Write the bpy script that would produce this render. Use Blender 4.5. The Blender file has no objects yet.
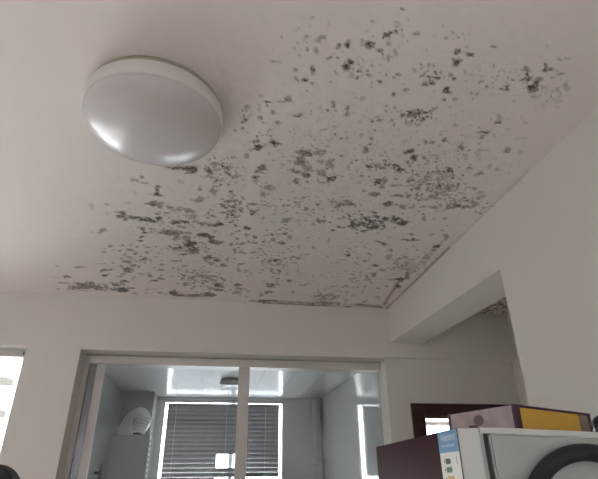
import bpy, bmesh, math, random
import numpy as np
from mathutils import Matrix, Vector

# ------------------------------------------------------------------ camera, world, light, exposure
S = bpy.context.scene
COL = S.collection
EYE = 1.40                      # camera height; ceiling 2.60
CEIL = 2.60
D = 3.489                       # front wall plane
RX = 1.3015                     # right wall / beam face plane
FPX, YAW, PITCH, ROLL = 478.24, 0.1692, 0.4633, -0.0099


def cam_axes():
    cy, sy, cp, sp = math.cos(YAW), math.sin(YAW), math.cos(PITCH), math.sin(PITCH)
    f = Vector((sy * cp, cy * cp, sp))
    r = Vector((cy, -sy, 0))
    u = r.cross(f)
    c, s = math.cos(ROLL), math.sin(ROLL)
    return c * r + s * u, -s * r + c * u, f


CR, CU, CF = cam_axes()
cam = bpy.data.cameras.new('camera')
cam_o = bpy.data.objects.new('camera', cam)
COL.objects.link(cam_o)
m = Matrix((CR, CU, -CF)).transposed().to_4x4()
m.translation = (0, 0, EYE)
cam_o.matrix_world = m
cam.sensor_fit = 'HORIZONTAL'
cam.sensor_width = 36
cam.lens = FPX / 598 * 36
cam.clip_start = 0.02
S.camera = cam_o

W = bpy.data.worlds.new('overcast_sky')
S.world = W
W.use_nodes = True
bg = W.node_tree.nodes['Background']
bg.inputs[0].default_value = (0.93, 0.97, 1.0, 1)
bg.inputs[1].default_value = 1.0


def portal(name, loc, sx, sy, rot):
    l = bpy.data.lights.new(name, 'AREA')
    l.shape = 'RECTANGLE'
    l.size, l.size_y = sx, sy
    l.cycles.is_portal = True
    o = bpy.data.objects.new(name, l)
    o.location = loc
    o.rotation_euler = rot
    COL.objects.link(o)


# daylight portals in the window openings (they only guide sampling of the sky)
portal('window_portal', (-2.26, 3.72, 1.14), 1.96, 2.18, (-math.pi / 2, 0, 0))
portal('window_portal', (-1.0, -2.72, 1.3), 3.8, 2.1, (math.pi / 2, 0, 0))  # portal of the fill-light window added behind the camera
portal('window_portal', (0.128, 6.40, 1.57), 1.5, 1.35, (-math.pi / 2, 0, 0))

S.view_settings.view_transform = 'Standard'
S.view_settings.look = 'None'
S.view_settings.gamma = 1
S.view_settings.use_curve_mapping = False
S.view_settings.exposure = 3.95
S.cycles.use_denoising = True
S.cycles.max_bounces = 14
S.cycles.diffuse_bounces = 8
S.cycles.transparent_max_bounces = 12

# ------------------------------------------------------------------ materials


def mat(name, col, rough=0.6, var=0.04, scale=6.0, spec=0.5, metal=0.0, bump=0.0, bscale=60.0, coat=0.0):
    M = bpy.data.materials.new(name)
    M.use_nodes = True
    nt = M.node_tree
    b = nt.nodes['Principled BSDF']
    tc = nt.nodes.new('ShaderNodeTexCoord')
    n = nt.nodes.new('ShaderNodeTexNoise')
    n.inputs['Scale'].default_value = scale
    n.inputs['Detail'].default_value = 4
    nt.links.new(tc.outputs['Object'], n.inputs['Vector'])
    mx = nt.nodes.new('ShaderNodeMix')
    mx.data_type = 'RGBA'
    mx.inputs['A'].default_value = tuple(c * (1 - var) for c in col) + (1,)
    mx.inputs['B'].default_value = tuple(min(1, c * (1 + var)) for c in col) + (1,)
    nt.links.new(n.outputs['Fac'], mx.inputs['Factor'])
    nt.links.new(mx.outputs['Result'], b.inputs['Base Color'])
    b.inputs['Roughness'].default_value = rough
    b.inputs['Specular IOR Level'].default_value = spec
    b.inputs['Metallic'].default_value = metal
    b.inputs['Coat Weight'].default_value = coat
    if bump:
        n2 = nt.nodes.new('ShaderNodeTexNoise')
        n2.inputs['Scale'].default_value = bscale
        nt.links.new(tc.outputs['Object'], n2.inputs['Vector'])
        bp = nt.nodes.new('ShaderNodeBump')
        bp.inputs['Strength'].default_value = bump
        bp.inputs['Distance'].default_value = 0.003
        nt.links.new(n2.outputs['Fac'], bp.inputs['Height'])
        nt.links.new(bp.outputs['Normal'], b.inputs['Normal'])
    return M


def glass_mat(name, tint, ior=1.45, rough=0.0):
    M = bpy.data.materials.new(name)
    M.use_nodes = True
    nt = M.node_tree
    for n in list(nt.nodes):
        nt.nodes.remove(n)
    out = nt.nodes.new('ShaderNodeOutputMaterial')
    tr = nt.nodes.new('ShaderNodeBsdfTransparent')
    tr.inputs[0].default_value = tint + (1,)
    gl = nt.nodes.new('ShaderNodeBsdfGlossy')
    gl.inputs['Roughness'].default_value = rough
    fr = nt.nodes.new('ShaderNodeFresnel')
    fr.inputs['IOR'].default_value = ior
    mx = nt.nodes.new('ShaderNodeMixShader')
    nt.links.new(fr.outputs[0], mx.inputs[0])
    nt.links.new(tr.outputs[0], mx.inputs[1])
    nt.links.new(gl.outputs[0], mx.inputs[2])
    nt.links.new(mx.outputs[0], out.inputs[0])
    return M


def sheer_mat():
    m_ = bpy.data.materials.new('fill_light_voile')  # cloth of the added back curtain, dims and spreads the fill light
    m_.use_nodes = True
    nt = m_.node_tree
    for n in list(nt.nodes):
        nt.nodes.remove(n)
    out = nt.nodes.new('ShaderNodeOutputMaterial')
    d = nt.nodes.new('ShaderNodeBsdfDiffuse')
    d.inputs[0].default_value = (.8, .78, .76, 1)
    t = nt.nodes.new('ShaderNodeBsdfTranslucent')
    t.inputs[0].default_value = (.31, .30, .292, 1)
    w_ = nt.nodes.new('ShaderNodeTexWave')
    w_.inputs['Scale'].default_value = 40
    mr = nt.nodes.new('ShaderNodeMapRange')
    mr.inputs[3].default_value = .45
    mr.inputs[4].default_value = .6
    nt.links.new(w_.outputs['Fac'], mr.inputs[0])
    mx = nt.nodes.new('ShaderNodeMixShader')
    nt.links.new(mr.outputs[0], mx.inputs[0])
    nt.links.new(d.outputs[0], mx.inputs[1])
    nt.links.new(t.outputs[0], mx.inputs[2])
    nt.links.new(mx.outputs[0], out.inputs[0])
    return m_


def ceiling_mat():
    M = bpy.data.materials.new('mouldy_white_paint')
    M.use_nodes = True
    nt = M.node_tree
    b = nt.nodes['Principled BSDF']
    tc = nt.nodes.new('ShaderNodeTexCoord')
    at = nt.nodes.new('ShaderNodeAttribute')
    at.attribute_name = 'mould'
    at2 = nt.nodes.new('ShaderNodeAttribute')
    at2.attribute_name = 'stain'
    n = nt.nodes.new('ShaderNodeTexNoise')
    n.inputs['Scale'].default_value = 2.5
    n.inputs['Detail'].default_value = 5
    nt.links.new(tc.outputs['Object'], n.inputs['Vector'])
    base = nt.nodes.new('ShaderNodeMix')
    base.data_type = 'RGBA'
    base.inputs['A'].default_value = (0.785, 0.735, 0.715, 1)
    base.inputs['B'].default_value = (0.825, 0.775, 0.755, 1)
    nt.links.new(n.outputs['Fac'], base.inputs['Factor'])
    n2 = nt.nodes.new('ShaderNodeTexNoise')
    n2.inputs['Scale'].default_value = 9
    nt.links.new(tc.outputs['Object'], n2.inputs['Vector'])
    mc = nt.nodes.new('ShaderNodeMix')
    mc.data_type = 'RGBA'
    mc.inputs['A'].default_value = (0.078, 0.061, 0.054, 1)
    mc.inputs['B'].default_value = (0.105, 0.082, 0.064, 1)
    nt.links.new(n2.outputs['Fac'], mc.inputs['Factor'])
    s = nt.nodes.new('ShaderNodeMix')
    s.data_type = 'RGBA'
    s.inputs['B'].default_value = (0.34, 0.25, 0.16, 1)
    nt.links.new(at2.outputs['Fac'], s.inputs['Factor'])
    nt.links.new(base.outputs['Result'], s.inputs['A'])
    mx = nt.nodes.new('ShaderNodeMix')
    mx.data_type = 'RGBA'
    g = nt.nodes.new('ShaderNodeTexNoise')
    g.inputs['Scale'].default_value = 95
    g.inputs['Detail'].default_value = 3
    nt.links.new(tc.outputs['Object'], g.inputs['Vector'])
    gr = nt.nodes.new('ShaderNodeMapRange')
    gr.inputs[1].default_value, gr.inputs[2].default_value = .35, .65
    gr.inputs[3].default_value, gr.inputs[4].default_value = .6, 1.3
    nt.links.new(g.outputs['Fac'], gr.inputs[0])
    mu = nt.nodes.new('ShaderNodeMath')
    mu.operation = 'MULTIPLY'
    mu.use_clamp = True
    nt.links.new(at.outputs['Fac'], mu.inputs[0])
    nt.links.new(gr.outputs[0], mu.inputs[1])
    nt.links.new(mu.outputs[0], mx.inputs['Factor'])
    nt.links.new(s.outputs['Result'], mx.inputs['A'])
    nt.links.new(mc.outputs['Result'], mx.inputs['B'])
    nt.links.new(mx.outputs['Result'], b.inputs['Base Color'])
    b.inputs['Roughness'].default_value = 0.85
    b.inputs['Specular IOR Level'].default_value = 0.2
    return M


M = dict(
    paint=mat('white_wall_paint', (0.73, 0.70, 0.67), 0.85, 0.02, 2.0, 0.2, bump=0.06, bscale=120),
    floor=mat('beige_floor_tile', (0.58, 0.53, 0.47), 0.35, 0.08, 3),
    frame=mat('pale_aluminium_frame', (0.64, 0.60, 0.575), 0.4, 0.03, 8),
    chrome=mat('grey_metal_channel', (0.16, 0.16, 0.17), 0.2, 0.2, 12, metal=0.8),
    upvc=mat('white_window_frame', (0.78, 0.78, 0.78), 0.35, 0.02, 8),
    rail=mat('grey_window_rail', (0.50, 0.50, 0.49), 0.5, 0.03),
    glass=glass_mat('door_glass', (0.82, 0.83, 0.835), 1.40),
    wglass=glass_mat('window_glass', (0.96, 0.97, 0.98), 1.35),
    ktile=mat('glossy_pale_wall_tile', (0.73, 0.735, 0.73), 0.06, 0.03, 4, 0.6, coat=0.5),
    kceil=mat('glossy_white_ceiling_panel', (0.74, 0.745, 0.75), 0.2, 0.02, 4, 0.22),
    gtile=mat('grey_green_wall_tile', (0.43, 0.46, 0.445), 0.2, 0.05, 4, 0.4),
    grout=mat('grey_grout', (0.42, 0.42, 0.41), 0.8),
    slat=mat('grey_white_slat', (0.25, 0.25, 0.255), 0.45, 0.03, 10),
    pipe=mat('white_plastic_pipe', (0.72, 0.71, 0.67), 0.35, 0.02),
    heater=mat('pale_green_grey_enamel', (0.34, 0.365, 0.35), 0.3, 0.03, 5),
    vent=mat('dark_vent', (0.12, 0.12, 0.12), 0.6),
    foil=mat('silver_foil', (0.86, 0.86, 0.85), 0.3, 0.06, 30, metal=0.45, bump=0.8, bscale=45),
    lampw=mat('milky_acrylic_shade', (0.60, 0.57, 0.575), 0.24, 0.01, 3, 0.5),
    lamprim=mat('white_plastic_rim', (0.70, 0.68, 0.665), 0.4, 0.01, 3),
    lampbase=mat('yellowed_lamp_base', (0.42, 0.38, 0.31), 0.6, 0.1, 9),
    wood=mat('dark_mahogany', (0.045, 0.018, 0.016), 0.35, 0.3, 14),
    red=mat('dark_maroon_glass_front', (0.045, 0.009, 0.012), 0.45, 0.12, 3, 0.02),
    fridge=mat('pale_grey_fridge_steel', (0.46, 0.465, 0.46), 0.35, 0.02, 4),
    fridgew=mat('white_fridge_plastic', (0.66, 0.66, 0.65), 0.35, 0.02, 4),
    gasket=mat('dark_grey_gasket', (0.05, 0.05, 0.05), 0.7),
    black=mat('black_plastic', (0.016, 0.016, 0.018), 0.42, 0.1),
    rubber=mat('black_rubber', (0.020, 0.020, 0.022), 0.5, 0.15, 20),
    lav=mat('mottled_lavender_card', (0.40, 0.32, 0.33), 0.7, 0.35, 40),
    medal=mat('plum_medallion', (0.16, 0.11, 0.13), 0.7, 0.2, 30),
    plum=mat('dark_plum_card', (0.055, 0.022, 0.045), 0.6, 0.1),
    yellow=mat('mustard_yellow_card', (0.62, 0.36, 0.055), 0.7, 0.10, 5),
    worn=mat('worn_grey_brown_card', (0.22, 0.17, 0.12), 0.8, 0.3, 30),
    bottle=mat('dark_green_bottle_glass', (0.012, 0.018, 0.010), 0.15, 0.2),
    blue=mat('label_blue', (0.085, 0.26, 0.50), 0.4, 0.05),
    white=mat('label_white', (0.72, 0.72, 0.68), 0.5, 0.02),
    facade=mat('pale_facade', (0.75, 0.74, 0.72), 0.9, 0.02),
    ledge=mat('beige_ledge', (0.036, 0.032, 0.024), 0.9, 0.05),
    sheer=sheer_mat(),
    ceil=ceiling_mat(),
)

# ------------------------------------------------------------------ helpers


def link_mesh(name, bm, material, parent=None, smooth=False):
    bmesh.ops.recalc_face_normals(bm, faces=bm.faces)
    me = bpy.data.meshes.new(name)
    bm.to_mesh(me)
    bm.free()
    me.materials.append(material)
    if smooth:
        for p in me.polygons:
            p.use_smooth = True
    o = bpy.data.objects.new(name, me)
    COL.objects.link(o)
    if parent:
        o.parent = parent
    return o


def add_box(bm, x0, x1, y0, y1, z0, z1, bev=0.0):
    vs = [bm.verts.new((x, y, z)) for z in (z0, z1) for y in (y0, y1) for x in (x0, x1)]
    fs = [(0, 2, 3, 1), (4, 5, 7, 6), (0, 1, 5, 4), (2, 6, 7, 3), (0, 4, 6, 2), (1, 3, 7, 5)]
    faces = [bm.faces.new([vs[i] for i in f]) for f in fs]
    if bev:
        es = list({e for f in faces for e in f.edges})
        bmesh.ops.bevel(bm, geom=es, offset=bev, segments=2, affect='EDGES', profile=0.6)


def box(name, x0, x1, y0, y1, z0, z1, material, parent=None, bev=0.0):
    bm = bmesh.new()
    add_box(bm, x0, x1, y0, y1, z0, z1, bev)
    return link_mesh(name, bm, material, parent)


def add_tube(bm, pts, rad, seg=16, caps=True, closed=False):
    pts = [Vector(p) for p in pts]
    n = len(pts)
    rad = rad if isinstance(rad, (list, tuple)) else [rad] * n
    rings = []
    up = None
    for i, p in enumerate(pts):
        if closed:
            t = pts[(i + 1) % n] - pts[i - 1]
        else:
            t = pts[min(i + 1, n - 1)] - pts[max(i - 1, 0)]
        t.normalize()
        if up is None:
            up = Vector((0, 0, 1)) if abs(t.z) < 0.9 else Vector((1, 0, 0))
        a = t.cross(up).normalized()
        up = a.cross(t).normalized()
        rings.append([bm.verts.new(p + rad[i] * (math.cos(k * 2 * math.pi / seg) * a + math.sin(k * 2 * math.pi / seg) * up))
                      for k in range(seg)])
    for i in range(n if closed else n - 1):
        A, B = rings[i], rings[(i + 1) % n]
        for k in range(seg):
            bm.faces.new([A[k], A[(k + 1) % seg], B[(k + 1) % seg], B[k]])
    if caps and not closed:
        bm.faces.new(rings[0][::-1])
        bm.faces.new(rings[-1])


def add_lathe(bm, prof, seg=48, origin=(0, 0, 0)):
    ox, oy, oz = origin
    rings = []
    for r, z in prof:
        if r < 1e-6:
            rings.append([bm.verts.new((ox, oy, oz + z))])
        else:
            rings.append([bm.verts.new((ox + r * math.cos(k * 2 * math.pi / seg), oy + r * math.sin(k * 2 * math.pi / seg), oz + z))
                          for k in range(seg)])
    for A, B in zip(rings, rings[1:]):
        for k in range(seg):
            a, b = A[k % len(A)], A[(k + 1) % len(A)]
            c, d = B[(k + 1) % len(B)], B[k % len(B)]
            f = []
            for v in (a, b, c, d):
                if v not in f:
                    f.append(v)
            if len(f) > 2:
                bm.faces.new(f)


def lathe(name, prof, material, parent=None, seg=48, origin=(0, 0, 0), smooth=True):
    bm = bmesh.new()
    add_lathe(bm, prof, seg, origin)
    return link_mesh(name, bm, material, parent, smooth)


def tube(name, pts, rad, material, parent=None, seg=16, closed=False):
    bm = bmesh.new()
    add_tube(bm, pts, rad, seg, closed=closed)
    return link_mesh(name, bm, material, parent, True)


def prism(name, prof, axis, a0, a1, material, parent=None, bev=0.0):
    """profile extruded along an axis: 'x' takes (y, z) points, 'y' takes (x, z), 'z' takes (x, y)"""
    bm = bmesh.new()

    def pt(p, a):
        return {'x': (a, p[0], p[1]), 'y': (p[0], a, p[1]), 'z': (p[0], p[1], a)}[axis]
    A = [bm.verts.new(pt(p, a0)) for p in prof]
    B = [bm.verts.new(pt(p, a1)) for p in prof]
    bm.faces.new(A[::-1])
    bm.faces.new(B)
    n = len(prof)
    for i in range(n):
        bm.faces.new([A[i], A[(i + 1) % n], B[(i + 1) % n], B[i]])
    if bev:
        bmesh.ops.bevel(bm, geom=list(bm.edges), offset=bev, segments=2, affect='EDGES')
    return link_mesh(name, bm, material, parent)


def rounded(x0, x1, z0, z1, r, n=8):
    pts = []
    for cx, cz, a in ((x1 - r, z1 - r, 0), (x0 + r, z1 - r, 90), (x0 + r, z0 + r, 180), (x1 - r, z0 + r, 270)):
        for k in range(n + 1):
            t = math.radians(a + 90 * k / n)
            pts.append((cx + r * math.cos(t), cz + r * math.sin(t)))
    return pts


def wall_holes(name, xs, zs, solid, y0, y1, material):
    """wall slab in the x-z plane on a cell grid; only true outer faces are made"""
    bm = bmesh.new()
    cache = {}

    def v(i, j, k):
        key = (i, j, k)
        if key not in cache:
            cache[key] = bm.verts.new((xs[i], (y0, y1)[k], zs[j]))
        return cache[key]
    nx, nz = len(xs) - 1, len(zs) - 1

    def full(i, j):
        return 0 <= i < nx and 0 <= j < nz and solid((xs[i] + xs[i + 1]) / 2, (zs[j] + zs[j + 1]) / 2)
    for i in range(nx):
        for j in range(nz):
            if not full(i, j):
                continue
            for k in (0, 1):
                bm.faces.new([v(i, j, k), v(i + 1, j, k), v(i + 1, j + 1, k), v(i, j + 1, k)])
            for (di, dj), (a, b) in (((-1, 0), ((i, j), (i, j + 1))), ((1, 0), ((i + 1, j), (i + 1, j + 1))),
                                     ((0, -1), ((i, j), (i + 1, j))), ((0, 1), ((i, j + 1), (i + 1, j + 1)))):
                if not full(i + di, j + dj):
                    bm.faces.new([v(*a, 0), v(*b, 0), v(*b, 1), v(*a, 1)])
    return struct(link_mesh(name, bm, material))


def struct(o, label=None, cat=None):
    o['kind'] = 'structure'
    if label:
        o['label'] = label
    if cat:
        o['category'] = cat
    return o


def tag(o, label, cat, group=None):
    o['label'] = label
    o['category'] = cat
    if group:
        o['group'] = group
    return o


def empty(name, loc=(0, 0, 0), rotz=0.0):
    o = bpy.data.objects.new(name, None)
    o.empty_display_size = 0.1
    o.location = loc
    o.rotation_euler = (0, 0, rotz)
    COL.objects.link(o)
    return o


# ------------------------------------------------------------------ room shell
XL, YB = -3.30, -2.60           # left wall, back wall
CX = 2.33                       # far wall of the side passage
HEAD = 2.212                    # underside of the front beam
KX0, KX1, KY, KZ = -1.03, 1.325, 6.25, 2.30   # kitchen: left, right, far wall, ceiling

struct(box('floor', XL - .2, 3.7, YB - .2, 6.6, -0.12, 0.0, M['floor']), 'beige tiled floor of the room and kitchen', 'floor')

# front wall with the left window and the sliding door opening
DX0, DX1 = -0.938, 1.243
WX0, WX1, WZ0, WZ1 = -3.24, -1.283, 0.05, 2.226


def solid_front(x, z):
    if WX0 < x < WX1 and WZ0 < z < WZ1:
        return False
    if DX0 < x < DX1 and z < HEAD:
        return False
    if x > DX1 and z < 2.222:
        return False
    return True


wf = wall_holes('wall_front', [XL - .2, WX0, WX1, DX0, DX1, 3.7], [0, WZ0, HEAD, 2.222, CEIL + .1], solid_front, D, D + .30, M['paint'])
wf['label'] = 'white front wall with a deep header above the sliding door'
wf['category'] = 'wall'

# passage end wall, set slightly back from the header, with the wooden door
PY, DX2 = 3.55, 1.266         # passage wall plane, its free edge beside the sliding door
PX0, PX1, PZ = 1.522, 2.245, 1.810


def solid_pass(x, z):
    return not (PX0 < x < PX1 and z < PZ)


wp = wall_holes('wall_passage', [DX2, PX0, PX1, 3.7], [0, PZ, 2.222], solid_pass, PY, D + .30, M['paint'])
wp['label'] = 'white end wall of the side passage around the dark door'
wp['category'] = 'wall'

# right wall with the opening and beam above it (one plaster surface)
wr = prism('wall_right', [(YB, 0), (1.921, 0), (1.921, EYE + .887), (D, EYE + .928), (D, CEIL), (YB, CEIL)],
           'x', RX, RX + .258, M['paint'])
struct(wr, 'white right wall with a beam crossing above the passage opening', 'wall')
struct(box('wall_passage_right', CX, CX + .2, YB, PY, 0, CEIL, M['paint']), 'white wall along the far side of the passage', 'wall')
struct(box('wall_left', XL - .2, XL, YB - .2, D, 0, CEIL + .1, M['paint']), 'white left wall of the room', 'wall')
BX_0, BX_1, BZ0, BZ1 = -2.9, 0.9, 0.25, 2.35  # back wall opening, added out of view for soft fill light
wb = wall_holes('wall_back', [XL, BX_0, BX_1, CX + .2], [0, BZ0, BZ1, CEIL + .1], lambda x, z: not (BX_0 < x < BX_1 and BZ0 < z < BZ1), YB - .2, YB, M['paint'])
wb['label'] = 'white back wall of the room with an added curtained window for fill light'
wb['category'] = 'wall'
w4 = struct(empty('fill_window', (BX_0, YB - .12, BZ0)), 'unseen window added in the back wall to supply soft fill light', 'window')
WW, WH = BX_1 - BX_0, BZ1 - BZ0
for a, b, c, e in ((0, WW, 0, .05), (0, WW, WH - .05, WH), (0, .05, .05, WH - .05), (WW / 2 - .025, WW / 2 + .025, .05, WH - .05), (WW - .05, WW, .05, WH - .05)):
    box('frame_bar', a, b, -.03, .03, c, e, M['upvc'], w4, .002)
for a, b in ((.05, WW / 2 - .025), (WW / 2 + .025, WW - .05)):
    box('pane', a, b, -.002, .002, .05, WH - .05, M['wglass'], w4)
cu = tag(empty('fill_curtain', (BX_0 - .1, YB + .06, 0)), 'unseen sheer curtain added across the fill window to soften its light', 'curtain')  # added out of view so the fill arrives dim and diffuse
bm = bmesh.new()
cols = []
for i in range(241):
    x = i * (WW + .2) / 240
    y = .028 * math.sin(i * .52) + .008 * math.sin(i * 1.3 + 1)
    cols.append([bm.verts.new((x, y, zc)) for zc in (.06, 2.44)])
for A, B in zip(cols, cols[1:]):
    bm.faces.new([A[0], B[0], B[1], A[1]])
link_mesh('fabric', bm, M['sheer'], cu, True)
tube('rod', [(-.1, 0, 2.45), (WW + .3, 0, 2.45)], .012, M['upvc'], cu, 12)

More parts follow.
